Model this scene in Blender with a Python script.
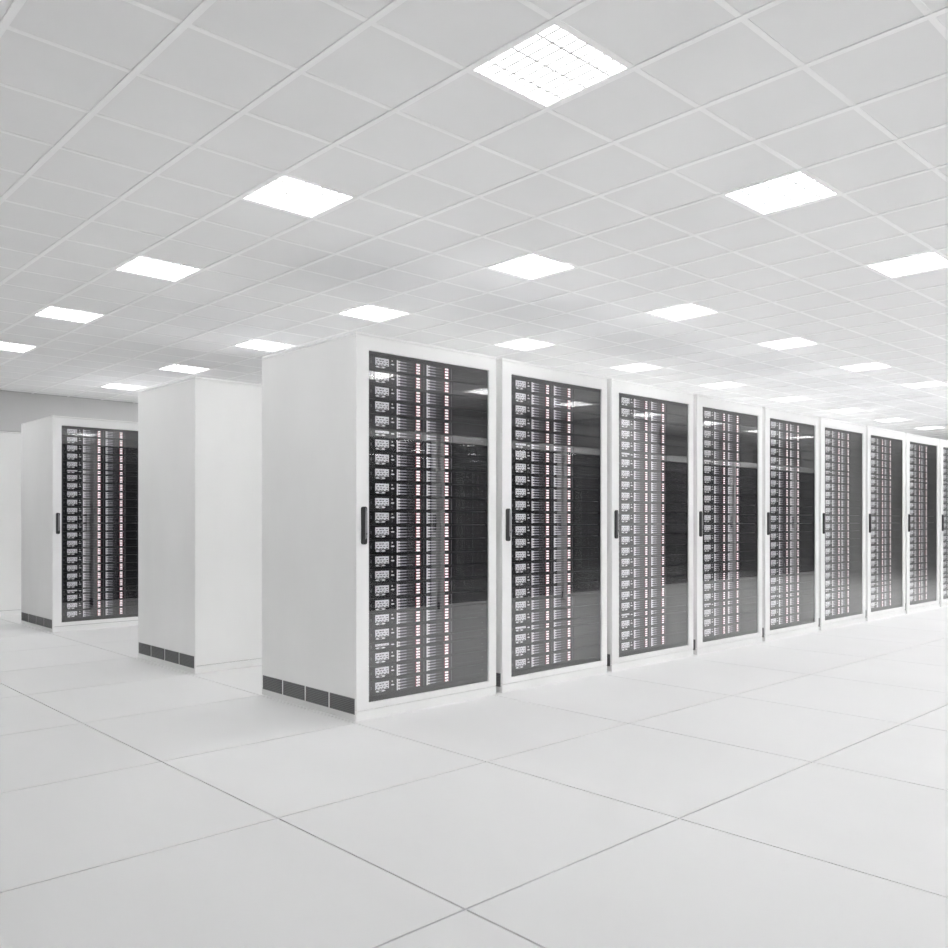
import bpy, bmesh, math, random
from mathutils import Vector

random.seed(7)
S = bpy.context.scene
for o in list(bpy.data.objects):
    bpy.data.objects.remove(o, do_unlink=True)
COL = S.collection

# ------------------------------------------------------------------ camera
CAM_H = 1.0758
YAW = 0.7564
F_PX = 855.581
cam_d = bpy.data.cameras.new('camera')
cam_d.sensor_width = 36.0
cam_d.lens = F_PX / 948.0 * 36.0
cam_d.shift_y = (520.744 - 474.0) / 948.0
cam_d.clip_start = 0.01
cam_d.clip_end = 200
cam = bpy.data.objects.new('camera', cam_d)
cam.location = (0, 0, CAM_H)
cam.rotation_euler = (math.radians(90), 0, -YAW)
COL.objects.link(cam)
S.camera = cam

# ------------------------------------------------------------------ world, exposure
w = bpy.data.worlds.new('world')
w.use_nodes = True
w.node_tree.nodes['Background'].inputs[0].default_value = (1, 1, 1, 1)
w.node_tree.nodes['Background'].inputs[1].default_value = 0.0
S.world = w
S.view_settings.view_transform = 'Standard'
S.view_settings.look = 'None'
S.view_settings.gamma = 1.0
S.view_settings.use_curve_mapping = False
S.view_settings.exposure = 0.39
S.cycles.diffuse_bounces = 8          # white room: light bounces many times
S.cycles.max_bounces = 16
S.cycles.sample_clamp_direct = 3.0     # keeps lamp edges and bright mirror images free of fireflies
S.cycles.transparent_max_bounces = 16
LAMP = 23.0                       # radiance of the ceiling light diffusers

# ------------------------------------------------------------------ measures (metres)
CEIL = 2.584
TX, TY, OX, OY = 0.4008, 0.3923, 1.147, 2.495        # ceiling grid
FX, FY, OFX, OFY = 1.0529, 1.0, 1.6079, 1.7395       # floor tiles
ROW_X, PITCH = 2.683, 1.1079                         # first cabinet corner, spacing
CW, CH, CD = 1.055, 2.092, 1.0                       # cabinet
Y1, Y2, Y3, Y4 = 3.760, 5.715, 8.770, 10.73          # fronts/backs of the rows facing the camera
Y_OPP = -0.05
X0, X1, YB, YF = -6.0, 24.0, 11.75, -1.6             # the room

_sy, _cy = math.sin(YAW), math.cos(YAW)
def project(x, y, z):
    d = x * _sy + y * _cy
    if d < 0.05:
        return None
    return (474 + F_PX * (x * _cy - y * _sy) / d, 520.744 - F_PX * (z - CAM_H) / d)

# ------------------------------------------------------------------ materials
def new_mat(name):
    m = bpy.data.materials.new(name)
    m.use_nodes = True
    nt = m.node_tree
    return m, nt, nt.nodes['Principled BSDF']

def paint(name, col, rough=0.5, spec=0.4, mottle=0.0, scale=4.0, bump=0.0, bscale=200.0, metallic=0.0, stretch=(1, 1, 1)):
    m, nt, b = new_mat(name)
    b.inputs['Base Color'].default_value = (*col, 1)
    b.inputs['Roughness'].default_value = rough
    b.inputs['Specular IOR Level'].default_value = spec
    b.inputs['Metallic'].default_value = metallic
    tc = nt.nodes.new('ShaderNodeTexCoord')
    mp = nt.nodes.new('ShaderNodeMapping')
    mp.inputs['Scale'].default_value = stretch
    geo = nt.nodes.new('ShaderNodeNewGeometry')
    nt.links.new(geo.outputs['Position'], mp.inputs['Vector'])
    if mottle > 0:
        n = nt.nodes.new('ShaderNodeTexNoise')
        n.inputs['Scale'].default_value = scale
        n.inputs['Detail'].default_value = 4
        nt.links.new(mp.outputs[0], n.inputs['Vector'])
        mr = nt.nodes.new('ShaderNodeMapRange')
        mr.inputs['From Min'].default_value = 0.3
        mr.inputs['From Max'].default_value = 0.7
        mr.inputs['To Min'].default_value = 1 - mottle
        mr.inputs['To Max'].default_value = 1.0
        nt.links.new(n.outputs[0], mr.inputs['Value'])
        hs = nt.nodes.new('ShaderNodeMix')
        hs.data_type = 'RGBA'
        hs.blend_type = 'MULTIPLY'
        hs.inputs[0].default_value = 1.0
        hs.inputs[6].default_value = (*col, 1)
        nt.links.new(mr.outputs[0], hs.inputs[7])
        nt.links.new(hs.outputs[2], b.inputs['Base Color'])
    if bump > 0:
        n2 = nt.nodes.new('ShaderNodeTexNoise')
        n2.inputs['Scale'].default_value = bscale
        nt.links.new(geo.outputs['Position'], n2.inputs['Vector'])
        bp = nt.nodes.new('ShaderNodeBump')
        bp.inputs['Strength'].default_value = bump
        bp.inputs['Distance'].default_value = 0.001
        nt.links.new(n2.outputs[0], bp.inputs['Height'])
        nt.links.new(bp.outputs[0], b.inputs['Normal'])
    return m

def glow(name, col, strength, base=(0.8, 0.8, 0.8)):
    m, nt, b = new_mat(name)
    b.inputs['Base Color'].default_value = (*base, 1)
    b.inputs['Emission Color'].default_value = (*col, 1)
    b.inputs['Emission Strength'].default_value = strength
    return m

def glass(name, ior):
    m = bpy.data.materials.new(name)
    m.use_nodes = True
    nt = m.node_tree
    nt.nodes.clear()
    out = nt.nodes.new('ShaderNodeOutputMaterial')
    mix = nt.nodes.new('ShaderNodeMixShader')
    tr = nt.nodes.new('ShaderNodeBsdfTransparent')
    tr.inputs[0].default_value = (0.985, 0.985, 0.99, 1)
    gl = nt.nodes.new('ShaderNodeBsdfGlossy')
    gl.inputs['Roughness'].default_value = 0.0
    gl.inputs['Color'].default_value = (1, 1, 1, 1)
    fr = nt.nodes.new('ShaderNodeFresnel')
    fr.inputs['IOR'].default_value = ior
    geo = nt.nodes.new('ShaderNodeNewGeometry')
    inv = nt.nodes.new('ShaderNodeMath')
    inv.operation = 'SUBTRACT'
    inv.inputs[0].default_value = 1.0
    nt.links.new(geo.outputs['Backfacing'], inv.inputs[1])
    mul = nt.nodes.new('ShaderNodeMath')
    mul.operation = 'MULTIPLY'
    nt.links.new(fr.outputs[0], mul.inputs[0])
    nt.links.new(inv.outputs[0], mul.inputs[1])
    nt.links.new(mul.outputs[0], mix.inputs[0])
    nt.links.new(tr.outputs[0], mix.inputs[1])
    nt.links.new(gl.outputs[0], mix.inputs[2])
    nt.links.new(mix.outputs[0], out.inputs[0])
    return m

M = {
    'cab': paint('white_cabinet_paint', (0.90, 0.90, 0.895), 0.42, 0.35, mottle=0.05, scale=2.2, stretch=(1, 1, 0.5)),
    'damper': paint('bounce_damper_grey', (0.50, 0.50, 0.51), 0.5, 0.3),  # grey put over the unseen cabinet tops to dim light bounced upward
    'glass': glass('door_glass', 2.12),
    'handle': paint('dark_handle_plastic', (0.035, 0.035, 0.037), 0.35, 0.5),
    'lever': paint('grey_handle_metal', (0.30, 0.30, 0.31), 0.35, 0.5, metallic=0.4),
    'vent': paint('grey_vent_metal', (0.19, 0.19, 0.195), 0.5, 0.3),
    'ventback': paint('vent_backing', (0.07, 0.07, 0.073), 0.7, 0.2),
    'face': paint('black_server_metal', (0.010, 0.010, 0.012), 0.45, 0.3),
    'blank': paint('black_blank_panel', (0.008, 0.008, 0.009), 0.4, 0.3),
    'ear': paint('grey_server_ear', (0.055, 0.055, 0.06), 0.5, 0.3),
    'plate': paint('pale_server_plate', (0.88, 0.88, 0.90), 0.5, 0.3),
    'slot': paint('dark_slot', (0.05, 0.05, 0.055), 0.6, 0.2),
    'tab': paint('white_plastic_tab', (0.92, 0.92, 0.93), 0.5, 0.3),
    'tray': paint('drive_pull_highlight', (0.42, 0.41, 0.45), 0.45, 0.4),  # bright end of the carrier's tapered highlight, put into the colour
    'tray_fade': paint('drive_pull_highlight_fade', (0.12, 0.11, 0.135), 0.45, 0.4),  # right end of the same painted highlight, fading out
    'red': glow('red_status_plastic', (1.0, 0.01, 0.04), 0.14, (0.25, 0.006, 0.012)),
    'led': glow('white_status_light', (1.0, 0.9, 0.9), 0.6, (0.9, 0.88, 0.88)),
    'dim': paint('dim_indicator', (0.16, 0.16, 0.17), 0.5, 0.3),
    'rail': paint('black_mounting_frame', (0.012, 0.012, 0.013), 0.6, 0.2),
    'tile': paint('ceiling_tile', (0.88, 0.88, 0.88), 0.9, 0.1, mottle=0.02, scale=3, bump=0.15, bscale=350),
    'tbar': paint('ceiling_grid_metal', (0.98, 0.98, 0.98), 0.5, 0.3),
    'deck': paint('ceiling_deck', (0.30, 0.30, 0.30), 0.9, 0.1),
    'floor': paint('floor_tile', (0.92, 0.92, 0.92), 0.5, 0.25, mottle=0.035, scale=1.3, stretch=(1, 0.35, 1)),
    'joint': paint('floor_joint', (0.10, 0.10, 0.10), 0.8, 0.1),
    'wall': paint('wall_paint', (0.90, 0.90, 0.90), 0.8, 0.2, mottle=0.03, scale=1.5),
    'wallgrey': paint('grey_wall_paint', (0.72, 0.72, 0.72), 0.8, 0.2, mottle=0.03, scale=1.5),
    'frame': paint('light_frame', (0.85, 0.85, 0.85), 0.5, 0.3),
    'blade': paint('louver_blade', (0.6, 0.6, 0.6), 0.5, 0.2),
    'diff': glow('lamp_diffuser', (1, 1, 1), LAMP),
}

# ------------------------------------------------------------------ mesh helpers
class MB:
    """collects boxes / prisms, one mesh with material slots"""
    def __init__(self):
        self.v, self.f, self.fm, self.mats = [], [], [], []
    def mi(self, key):
        if key not in self.mats:
            self.mats.append(key)
        return self.mats.index(key)
    def box(self, x0, x1, y0, y1, z0, z1, key):
        self.hexa([(x0, y0, z0), (x1, y0, z0), (x1, y1, z0), (x0, y1, z0),
                   (x0, y0, z1), (x1, y0, z1), (x1, y1, z1), (x0, y1, z1)], key)
        return self
    def hexa(self, p, key):
        b = len(self.v)
        self.v += p
        i = self.mi(key)
        for q in ((0, 3, 2, 1), (4, 5, 6, 7), (0, 1, 5, 4), (1, 2, 6, 5), (2, 3, 7, 6), (3, 0, 4, 7)):
            self.f.append(tuple(b + k for k in q))
            self.fm.append(i)
    def prism_y(self, pts, y0, y1, key):
        """polygon in XZ (counter-clockwise seen from -Y), extruded along Y"""
        b, n = len(self.v), len(pts)
        self.v += [(x, y0, z) for x, z in pts] + [(x, y1, z) for x, z in pts]
        i = self.mi(key)
        self.f.append(tuple(range(b, b + n)))
        self.fm.append(i)
        self.f.append(tuple(reversed(range(b + n, b + 2 * n))))
        self.fm.append(i)
        for k in range(n):
            k2 = (k + 1) % n
            self.f.append((b + k, b + n + k, b + n + k2, b + k2))
            self.fm.append(i)
        return self
    def ring_y(self, o, h, y0, y1, key):
        """rectangular frame in XZ with an opening, one closed solid"""
        (a0, a1, c0, c1), (b0, b1, d0, d1) = o, h
        b = len(self.v)
        for y in (y0, y1):
            self.v += [(a0, y, c0), (a1, y, c0), (a1, y, c1), (a0, y, c1),
                       (b0, y, d0), (b1, y, d0), (b1, y, d1), (b0, y, d1)]
        i = self.mi(key)
        for k in range(4):
            k2 = (k + 1) % 4
            for q in ((k, k2, 4 + k2, 4 + k), (8 + k2, 8 + k, 12 + k, 12 + k2),
                      (k, 8 + k, 8 + k2, k2), (4 + k, 4 + k2, 12 + k2, 12 + k)):
                self.f.append(tuple(b + t for t in q))
                self.fm.append(i)
        return self
    def mesh(self, name, bevel=0.0):
        me = bpy.data.meshes.new(name)
        me.from_pydata(self.v, [], self.f)
        for k in self.mats:
            me.materials.append(M[k])
        me.polygons.foreach_set('material_index', self.fm)
        bm = bmesh.new()
        bm.from_mesh(me)
        bmesh.ops.recalc_face_normals(bm, faces=bm.faces)
        if bevel > 0:
            bmesh.ops.bevel(bm, geom=list(bm.edges), offset=bevel, segments=1, affect='EDGES', profile=0.5)
        bm.to_mesh(me)
        bm.free()
        me.update()
        return me

def add(name, data, parent=None, loc=(0, 0, 0), rz=0.0):
    o = bpy.data.objects.new(name, data)
    COL.objects.link(o)
    o.location = loc
    if rz:
        o.rotation_euler = (0, 0, rz)
    if parent is not None:
        o.parent = parent
    return o

def tag(o, label=None, cat=None, group=None, kind=None):
    if label:
        o['label'] = label
    if cat:
        o['category'] = cat
    if group:
        o['group'] = group
    if kind:
        o['kind'] = kind
    return o

ORD = ('first second third fourth fifth sixth seventh eighth ninth tenth eleventh twelfth thirteenth fourteenth '
       'fifteenth sixteenth seventeenth eighteenth nineteenth twentieth twenty-first twenty-second twenty-third '
       'twenty-fourth twenty-fifth').split()

# ------------------------------------------------------------------ the setting
# floor: a dark bed with separate tiles, open joints between them
fl = tag(add('floor', MB().box(X0, X1, YF, YB, -0.06, -0.022, 'joint').mesh('floor')), 'pale grey floor of large square tiles', kind='structure')
GAP = 0.0040
tile_me = MB().box(GAP, FX - GAP, GAP, FY - GAP, -0.022, 0, 'floor').mesh('floor_tile')
cells = []
for i in range(-8, 22):
    for j in range(-6, 11):
        x, y = OFX + i * FX, OFY + j * FY
        if x < X0 or x + FX > X1 or y < YF or y + FY > YB:
            continue
        p = project(x + FX / 2, y + FY / 2, 0)
        size = 0
        if p:
            d = (x + FX / 2) * _sy + (y + FY / 2) * _cy
            vis = -150 < p[0] < 1100 and p[1] < 1150
            size = (1000 if vis else 1) / (d * d * d)
        cells.append((size, x, y))
cells.sort(reverse=True)
for s, x, y in cells[:230]:
    add('floor_tile', tile_me, fl, (x, y, 0))
rest = MB()
for s, x, y in cells[230:]:
    rest.box(x + GAP, x + FX - GAP, y + GAP, y + FY - GAP, -0.022, 0, 'floor')
# edge strips to the walls
xs = [c[1] for c in cells]
ys = [c[2] for c in cells]
ax0, ax1, ay0, ay1 = min(xs), max(xs) + FX, min(ys), max(ys) + FY
for b in ((X0, ax0 - GAP, YF, YB), (ax1 + GAP, X1, YF, YB), (ax0, ax1, YF, ay0 - GAP), (ax0, ax1, ay1 + GAP, YB)):
    rest.box(*b, -0.022, 0, 'floor')
tag(add('floor_tile_remainder', rest.mesh('floor_tile_remainder'), fl), kind='stuff')

# walls
def wall(name, b, label, key='wall'):
    return tag(add(name, MB().box(*b, key).mesh(name)), label, kind='structure')
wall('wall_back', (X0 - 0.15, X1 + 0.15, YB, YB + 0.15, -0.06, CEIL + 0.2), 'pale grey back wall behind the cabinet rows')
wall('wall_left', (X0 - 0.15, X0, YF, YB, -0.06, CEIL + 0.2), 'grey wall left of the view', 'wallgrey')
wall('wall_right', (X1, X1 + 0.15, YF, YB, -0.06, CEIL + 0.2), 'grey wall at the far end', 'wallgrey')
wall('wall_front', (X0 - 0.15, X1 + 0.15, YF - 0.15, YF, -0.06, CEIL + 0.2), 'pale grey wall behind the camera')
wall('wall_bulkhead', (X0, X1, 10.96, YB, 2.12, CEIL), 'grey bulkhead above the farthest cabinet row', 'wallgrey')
wall('wall_recess', (16.75, X1, YF, 0.12, 0, CEIL), 'pale wall closing the aisle past the reflected cabinets')
wall('wall_pillar', (9.95, 11.0, -1.0, -0.02, 0, CEIL), 'pale square pillar seen reflected in the glass doors')

# ceiling: deck, tiles lying in an exposed grid
ce = tag(add('ceiling', MB().box(X0, X1, YF, YB, CEIL + 0.1, CEIL + 0.2, 'deck').mesh('ceiling')),
         'white suspended ceiling with square tiles', kind='structure')
BAR, PROUD = 0.0125, 0.0035
ZT = CEIL + PROUD
tile_me = MB().box(-TX / 2 + BAR * .6, TX / 2 - BAR * .6, -TY / 2 + BAR * .6, TY / 2 - BAR * .6, 0, 0.012, 'tile').mesh('ceiling_tile')
def light_cell(r, n):
    return (r - 2) % 4 == 0 and (n + 2) % 4 == 0 and 2 <= r <= 34 and n >= -6
r_lo, r_hi = math.floor((X0 - OX) / TX) - 1, math.ceil((X1 - OX) / TX)
n_lo, n_hi = math.floor((YF - OY) / TY) - 1, math.ceil((10.96 - OY) / TY)
tiles, lights = [], []
for r in range(r_lo, r_hi + 1):
    for n in range(n_lo, n_hi + 1):
        x, y = OX + (r + .5) * TX, OY + (n + .5) * TY
        if light_cell(r, n) and X0 + .3 < x < X1 - .3 and YF + .3 < y < 10.7:
            if not (x > 16.5 and y < 0.35) and not (9.7 < x < 11.2 and -1.2 < y < 0.2):
                lights.append((r, n, x, y))
                continue
        if not (X0 - TX / 2 < x < X1 + TX / 2 and YF - TY / 2 < y < 10.96 + TY / 2):
            continue
        p = project(x, y, CEIL)
        d = x * _sy + y * _cy
        size = -d if p is None else 0
        if p:
            vis = -120 < p[0] < 1070 and p[1] > -120
            size = (1000 if vis else 1) / d ** 3
        tiles.append((size, x, y))
tiles.sort(reverse=True)
for s, x, y in tiles[:300]:
    add('ceiling_tile', tile_me, ce, (x, y, ZT))
rest = MB()
for s, x, y in tiles[300:]:
    xa, xb = max(x - TX / 2 + BAR * .6, X0), min(x + TX / 2 - BAR * .6, X1)
    ya, yb = max(y - TY / 2 + BAR * .6, YF), min(y + TY / 2 - BAR * .6, 10.96)
    if xb - xa > 0.01 and yb - ya > 0.01:
        rest.box(xa, xb, ya, yb, ZT, ZT + 0.012, 'tile')
tag(add('ceiling_tile_remainder', rest.mesh('ceiling_tile_remainder'), ce), kind='stuff')
run_me = MB().box(-BAR, BAR, YF, 10.96, 0, 0.03, 'tbar').mesh('grid_runner')
tee_me = MB().box(X0, X1, -BAR * .85, BAR * .85, 0.002, 0.028, 'tbar').mesh('grid_cross_bar')
for r in range(r_lo, r_hi + 1):
    x = OX + r * TX
    if X0 + .02 < x < X1 - .02:
        add('grid_runner', run_me, ce, (x, 0, CEIL))
for n in range(n_lo, n_hi + 1):
    y = OY + n * TY
    if YF + .02 < y < 10.94:
        add('grid_cross_bar', tee_me, ce, (0, y, CEIL))

# ------------------------------------------------------------------ ceiling lights
hx, hy = TX / 2 - BAR - 0.0005, TY / 2 - BAR * .85 - 0.0005
frm = MB()
def frame_xy(mb, a, b, c, d, t, z0, z1, key):
    mb.box(-a, a, -b, -b + t, z0, z1, key)
    mb.box(-a, a, b - t, b, z0, z1, key)
    mb.box(-a, -a + t, -b + t, b - t, z0, z1, key)
    mb.box(a - t, a, -b + t, b - t, z0, z1, key)
frame_xy(frm, hx, hy, 0, 0, 0.005, 0.002, 0.05, 'frame')
frm = frm.mesh('housing')
dif = MB().box(-hx + .0055, hx - .0055, -hy + .0055, hy - .0055, 0.012, 0.02, 'diff').mesh('diffuser')
blade_x = MB().box(-hx + .006, hx - .006, -0.0042, 0.0042, 0.004, 0.0115, 'blade').mesh('louver_blade')
blade_y = MB().box(-0.0040, 0.0040, -hy + .006, hy - .006, 0.0045, 0.0112, 'blade').mesh('louver_blade')
rows = sorted({n for _, n, _, _ in lights})
cols = sorted({r for r, _, _, _ in lights})
n_near = [n for n in rows if n >= -2]
for r, n, x, y in lights:
    t = add('ceiling_light', None, None, (x, y, CEIL))
    c = cols.index(r)
    if n >= -2:
        lab = f'lit square ceiling panel, {ORD[c]} from the left in the {ORD[n_near.index(n)]} lamp row'
    else:
        lab = f'lit square ceiling panel behind the view, {ORD[c]} along in the {ORD[(-6 - n) // 4]} row back'
    tag(t, lab, 'ceiling light', 'square ceiling light panels')
    add('housing', frm, t)
    add('diffuser', dif, t)
    d = x * _sy + y * _cy
    if 0 < d < 9:
        for k in (-0.29, 0, 0.29):
            add('louver_blade', blade_x, t, (0, k * 2 * hy, 0))
        for k in range(8):
            add('louver_blade', blade_y, t, ((k - 3.5) / 8.6 * 2 * hx, 0, 0))

# ------------------------------------------------------------------ cabinets
GX0, GX1, GZ0, GZ1 = 0.083, 0.992, 0.09, 2.0          # glass opening
DT = 0.014                                            # door thickness
me_side = MB().box(0, 0.02, DT + .001, CD - .016, 0, CH - .018, 'cab').mesh('side_panel', 0.002)
me_top = MB().box(0, CW, 0.001, CD, CH - .016, CH, 'cab').mesh('top_panel', 0.003)
me_damper = MB().box(0.006, CW - .006, 0.008, CD - .006, CH, CH + .0015, 'damper').mesh('bounce_damper')  # added sheet, out of view, keeps the ceiling above from overexposing
me_rear = MB().box(0, CW, CD - .015, CD, 0.054, CH - .018, 'cab').mesh('rear_panel', 0.002)
me_rplinth = MB().box(0.0, CW, CD - .015, CD, 0, 0.051, 'cab').mesh('rear_plinth', 0.002)
me_plinth = MB().box(0, CW, 0.0005, DT, 0, 0.051, 'cab').mesh('plinth', 0.002)
me_base = MB().box(0.021, CW - .021, DT + .001, CD - .016, 0.02, 0.075, 'rail').mesh('base_tray')
me_rail = MB().ring_y((0.021, CW - .021, 0.076, CH - .019), (0.0745, 1.0005, GZ0 + .0285, GZ1 - .0165), DT + .004, DT + .03, 'rail').mesh('mounting_frame')
me_door = MB().ring_y((0, CW, 0.054, CH - .018), (GX0, GX1, GZ0, GZ1), 0, DT, 'cab').mesh('door', 0.0015)
me_pane = MB().box(GX0 - .0005, GX1 + .0005, 0.005, 0.0095, GZ0 - .0005, GZ1 + .0005, 'glass').mesh('glass_pane')
# pull handle: rounded dark backplate, raised grey lever with a cut corner, lock barrel
def rounded(x0, x1, z0, z1, r, n=4):
    pts = []
    for cx, cz, a in ((x1 - r, z0 + r, -90), (x1 - r, z1 - r, 0), (x0 + r, z1 - r, 90), (x0 + r, z0 + r, 180)):
        for k in range(n + 1):
            t = math.radians(a + 90 * k / n)
            pts.append((cx + r * math.cos(t), cz + r * math.sin(t)))
    return pts
me_hbase = MB().prism_y(rounded(0.030, 0.066, 0.948, 1.152, 0.012), -0.008, 0.0, 'handle').mesh('handle_plate')
me_hlev = MB().prism_y([(0.049, 0.975), (0.063, 0.985), (0.063, 1.118), (0.054, 1.146), (0.049, 1.146)], -0.014, -0.0082, 'lever').mesh('handle_lever')
me_hgrip = MB().prism_y(rounded(0.032, 0.046, 0.952, 1.148, 0.006), -0.017, -0.0082, 'handle').mesh('handle_grip')
me_lock = MB().prism_y([(0.0575 + .004 * math.cos(k * math.pi / 4), 1.005 + .004 * math.sin(k * math.pi / 4)) for k in range(8)], -0.017, -0.0142, 'handle').mesh('key_lock')
def vent_mesh(y0, y1, nm):
    m = MB().box(-0.0015, 0.0, y0, y1, 0.036, 0.121, 'ventback')
    n = 9
    for k in range(n):
        z = 0.040 + k * 0.0097
        m.hexa([(-0.0042, y0 + .002, z - .003), (-0.0042, y1 - .002, z - .003), (-0.0016, y1 - .002, z + .001), (-0.0016, y0 + .002, z + .001),
                (-0.0042, y0 + .002, z - .001), (-0.0042, y1 - .002, z - .001), (-0.0016, y1 - .002, z + .004), (-0.0016, y0 + .002, z + .004)], 'vent')
    return m.mesh('vent_grille')
VENTS = [vent_mesh(a, b, 'vent_grille') for a, b in ((0.016, 0.250), (0.266, 0.495), (0.511, 0.744), (0.760, 0.983))]

def cabinet(x, y, label, group, rz=0.0, glazed=True, full=True):
    """x, y: the corner that is left-front as seen from its own front"""
    t = tag(add('server_cabinet', None, None, (x, y, 0), rz), label, 'server cabinet', group)
    add('side_panel', me_side, t)
    add('side_panel', me_side, t, (CW - 0.02, 0, 0))
    tp = add('top_panel', me_top, t)
    add('bounce_damper', me_damper, tp)
    add('rear_panel', me_rear, t)
    add('rear_plinth', me_rplinth, t)
    add('plinth', me_plinth, t)
    add('base_tray', me_base, t)
    add('mounting_frame', me_rail, t)
    for m in VENTS:
        add('vent_grille', m, t)
    d = add('door', me_door, t)
    add('glass_pane', me_pane, d)
    add('handle_plate', me_hbase, d)
    add('handle_grip', me_hgrip, d)
    add('handle_lever', me_hlev, d)
    add('key_lock', me_lock, d)
    # vents also on the far flank (mirrored copy)
    for m in VENTS:
        v = add('vent_grille', m, t, (CW, CD, 0), math.pi)
    return t

# ------------------------------------------------------------------ servers
U, HU = 0.0803, 0.0488
STACK = [U] * 5 + [HU] + [U] * 14 + [HU] + [U] * 3      # from the top down
SY = DT + 0.0065                                        # face plane behind the glass
SX0, SX1 = 0.0755, 0.9995
def plate_into(m, h, rows):
    """pale label plate with slots and a lozenge badge, centred on z = h/2"""
    c = h / 2
    if rows == 4:
        m.box(0.126, 0.219, -0.0022, -0.0002, c - .012, c + .029, 'plate')
        for k, z in enumerate((c + .0165, c + .0035, c - .0085)):
            for q in range(4):
                x = 0.131 + q * .022 + (0.006 if k == 1 else 0) - (0.002 if q == 2 else 0)
                m.box(x, x + (.014 if (q + k) % 2 else .010), -0.003, -0.0023, z - .0018, z + (.0030 if (q + k) % 3 else .0015), 'slot')
        zb = c - .021
    else:
        m.box(0.126, 0.219, -0.0022, -0.0002, c + .001, c + .014, 'plate')
        for q in range(4):
            m.box(0.131 + q * .022, 0.142 + q * .022, -0.003, -0.0023, c + .005, c + .0065, 'slot')
        zb = c - .009
    m.prism_y([(0.126, zb), (0.136, zb - .0045), (0.185, zb - .0045), (0.197, zb), (0.185, zb + .0045), (0.136, zb + .0045)], -0.0022, -0.0002, 'tab')
    m.prism_y([(0.16 + .013 * math.cos(k * math.pi / 5), zb + .0032 * math.sin(k * math.pi / 5)) for k in range(10)], -0.003, -0.0023, 'face')
def ear_into(m, h):
    c = h / 2
    m.box(0.083, 0.102, -0.003, -0.0002, 0.002, h - .004, 'ear')
    m.box(0.109, 0.113, -0.0035, -0.0002, c - .006, c + .010, 'dim')
def status_into(m, h, rows):
    c = h / 2
    if rows == 4:
        m.prism_y([(0.243 + .005 * math.cos(k * math.pi / 3), c + .023 + .005 * math.sin(k * math.pi / 3)) for k in range(6)], -0.002, -0.0002, 'plate')
        m.box(0.239, 0.247, -0.002, -0.0002, c - .0165, c - .0145, 'dim')
        m.box(0.239, 0.247, -0.002, -0.0002, c - .0225, c - .0205, 'dim')
    m.prism_y([(0.246 + .0115 * math.cos(k * math.pi / 5), c + .003 + .0042 * math.sin(k * math.pi / 5)) for k in range(10)], -0.0025, -0.0002, 'tab')
def drive_into(m, z, bar=True, y=0.0):
    """one drive tray at local x = 0, centre height z: white tab, tapering pull, its fading highlight painted in two greys"""
    if bar:
        m.box(-0.001, 0.0085, y - .0022, y - .0002, z - .0078, z + .0078, 'tab')
    m.prism_y([(0.0095 + .0068 + .0068 * math.cos(k * math.pi / 4), z + .0056 * math.sin(k * math.pi / 4)) for k in range(8)], y - .003, y - .0002, 'tab')
    m.prism_y([(0.024, z - .0036), (0.068, z - .0026), (0.068, z + .0026), (0.024, z + .0036)], y - .0022, y - .0002, 'tray')
    m.prism_y([(0.0685, z - .0025), (0.118, z - .0010), (0.118, z + .0010), (0.0685, z + .0025)], y - .0018, y - .0002, 'tray_fade')
def light_into(m, z, y=0.0):
    m.box(0.1360, 0.1695, y - .0015, y - .0002, z - .0050, z + .0050, 'red')
    m.prism_y([(0.1405, z - .0048), (0.165, z - .0048), (0.165, z + .0048), (0.1405, z + .0048)], y - .0028, y - .0016, 'led')
DX = 0.014                                              # features sit a little right of the door edge
BANKX = (0.276 + DX, 0.494 + DX)
def chassis_into(m, h):
    m.box(SX0, SX1, 0, 0.62, 0.001, h - .0015, 'face')
    m.box(0.710, 0.990, -0.0022, -0.0001, 0.004, h - .005, 'blank')
    m.box(0.485, 0.4885, -0.002, -0.0001, 0.008, h - .008, 'dim')
    m.box(0.697, 0.7015, -0.002, -0.0001, 0.008, h - .008, 'dim')
    m.box(0.715, 0.965, -0.0028, -0.0023, h * .30, h * .30 + .0018, 'ear')
    m.prism_y([(0.950 + .004 * math.cos(k * math.pi / 3), h * .55 + .003 * math.sin(k * math.pi / 3)) for k in range(6)], -0.0035, -0.0023, 'dim')

MESH = {}
for rows, h in ((4, U), (2, HU)):
    m = MB(); chassis_into(m, h); ear_into(m, h); MESH['chassis', rows] = m.mesh('rack_server')
    m = MB(); plate_into(m, h, rows); MESH['plate', rows] = m.mesh('label_plate')
    m = MB(); status_into(m, h, rows); MESH['status', rows] = m.mesh('status_buttons')
    zs = [h / 2 + (k - (rows - 1) / 2) * 0.0162 for k in range(rows)]
    m = MB()
    for z in zs:
        drive_into(m, z)
    MESH['bank', rows] = m.mesh('drive_bank')
    m = MB()
    for z in zs:
        light_into(m, z)
    MESH['lights', rows] = m.mesh('status_lights')
m = MB(); drive_into(m, 0); MESH['drive'] = m.mesh('drive_tray')
m = MB(); light_into(m, 0); MESH['light'] = m.mesh('status_light')

def server_stack():
    z = GZ1 - 0.017
    for k, h in enumerate(STACK):
        z -= h
        yield k, h, z

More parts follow.
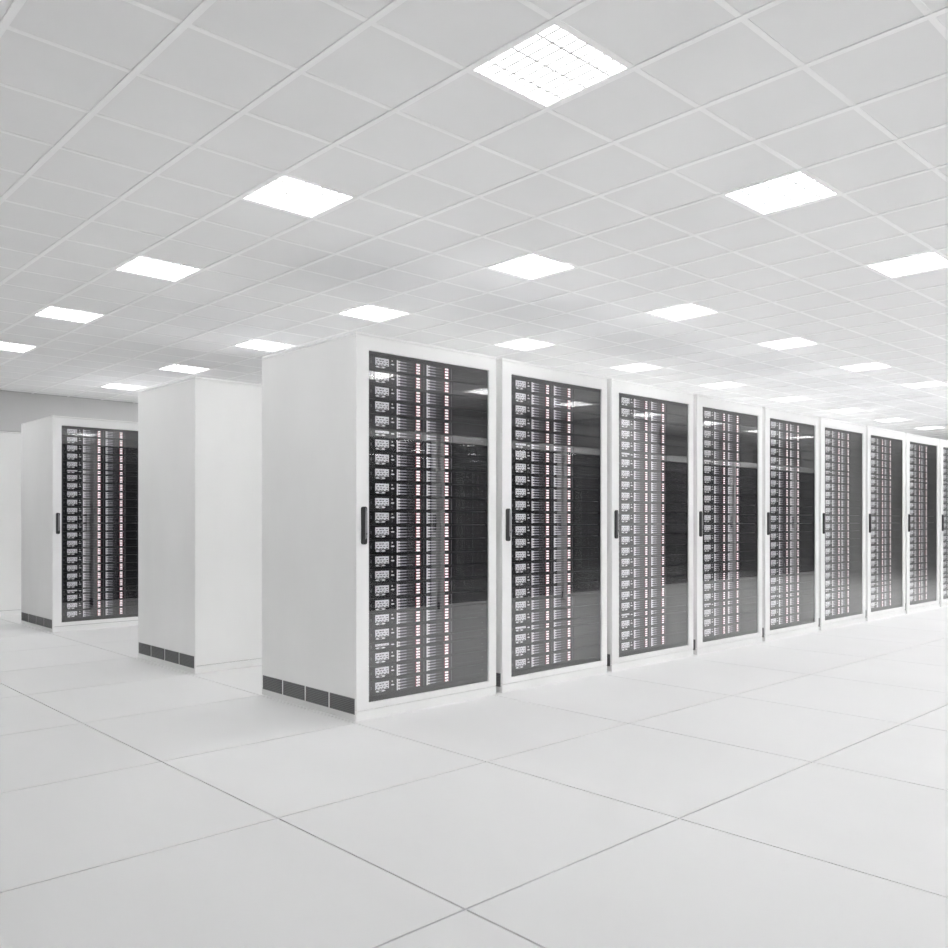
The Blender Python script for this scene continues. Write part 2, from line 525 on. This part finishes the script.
def fill(cx, cy, where, detail):
    for k, h, z in server_stack():
        rows = 4 if h == U else 2
        s = add('rack_server', MESH['chassis', rows], None, (cx, cy + SY, z))
        kind = 'black server' if rows == 4 else 'half-height black server'
        tag(s, f'{ORD[k]} {kind} from the top in the {where}', 'server', 'rack servers behind the cabinet doors')
        add('label_plate', MESH['plate', rows], s, (DX, 0, 0))
        add('status_buttons', MESH['status', rows], s, (DX, 0, 0))
        for bx in BANKX:
            if detail:
                for q in range(rows):
                    zz = h / 2 + (q - (rows - 1) / 2) * 0.0162
                    d = add('drive_tray', MESH['drive'], s, (bx, 0, zz))
                    add('status_light', MESH['light'], d)
            else:
                d = add('drive_bank', MESH['bank', rows], s, (bx, 0, 0))
                add('status_lights', MESH['lights', rows], d)

# front row
WHERE = ['cabinet nearest the camera'] + [f'{ORD[i]} cabinet along the front row' for i in range(1, 11)]
for i in range(11):
    x = ROW_X + i * PITCH
    lab = ('tall white server cabinet with glass door at the near end of the front row' if i == 0 else
           f'white glass-door server cabinet, {ORD[i]} from the near end of the front row')
    cabinet(x, Y1, lab, 'cabinets of the front row')
    if i < 9:
        fill(x, Y1, WHERE[i], i < 3)
# second row: turned round, blank backs towards the camera
for i in range(12):
    x = ROW_X + 0.017 + i * PITCH
    lab = ('white cabinet turned with its blank back this way, left of the nearest cabinet' if i == 0 else
           f'white cabinet with blank back turned this way, {ORD[i]} in the row behind the front row')
    cabinet(x + CW, Y2 + CD, lab, 'cabinets turned with their backs this way', math.pi)
# third row: faces the camera
for i in range(12):
    x = ROW_X + 0.017 + i * PITCH
    lab = ('white glass-door cabinet with red-lit servers, partly hidden behind the blank cabinet' if i == 0 else
           f'white glass-door cabinet, {ORD[i]} in the third row, hidden behind the blank cabinets')
    cabinet(x, Y3, lab, 'cabinets of the third row')
    if i < 2:
        fill(x, Y3, 'cabinet at far left with red lights' if i == 0 else 'second cabinet of the third row', i < 1)
# fourth row: against the back wall
for i in range(12):
    x = ROW_X + 0.017 + i * PITCH
    lab = ('blank white cabinet at the left picture edge against the back wall' if i == 0 else
           f'blank white cabinet against the back wall, {ORD[i]} from the left')
    cabinet(x + CW, Y4 + CD, lab, 'cabinets along the back wall', math.pi)
# row across the aisle, seen as reflections in the glass doors
gap0 = 6.59
opp = []
for k in range(-2, 9):
    if k == 3:
        continue
    xr = gap0 + (k + 1) * PITCH - (PITCH - CW) / 2
    opp.append(xr)
    cabinet(xr, Y_OPP, f'white cabinet across the aisle, {ORD[len(opp) - 1]} of those mirrored in the glass doors', 'cabinets across the aisle', math.pi)

# the servers past the first 300: those across the aisle and at the far end of the front row
far = MB()
def far_stack(cx, cy, flip):
    for k, h, z in server_stack():
        m = MB()
        rows = 4 if h == U else 2
        chassis_into(m, h)
        ear_into(m, h)
        m.box(0.126, 0.219, -0.0022, -0.0002, h * .35, h * .86, 'ear')
        for bx in BANKX:
            m.box(bx, bx + .02, -0.0022, -0.0002, h * .12, h * .88, 'dim')
            for q in range(rows):
                zz = h / 2 + (q - (rows - 1) / 2) * 0.0162
                m.box(bx + .1415, bx + .163, -0.0022, -0.0002, zz - .004, zz + .004, 'dim')
        b = len(far.v)
        for (x, y, zz) in m.v:
            y += SY
            far.v.append((cx - x, cy - y, z + zz) if flip else (cx + x, cy + y, z + zz))
        for f, fm in zip(m.f, m.fm):
            far.f.append(tuple(b + q for q in f))
            far.fm.append(far.mi(m.mats[fm]))
for xr in opp:
    far_stack(xr, Y_OPP, True)
for i in (9, 10):
    far_stack(ROW_X + i * PITCH, Y1, False)
for i in range(12):
    far_stack(ROW_X + 0.017 + i * PITCH + CW, Y2 + CD, True)
    if i > 1:
        far_stack(ROW_X + 0.017 + i * PITCH, Y3, False)
tag(add('rack_servers', far.mesh('rack_servers')), 'black servers filling the cabinets across the aisle and beyond the frame', 'servers', kind='stuff')
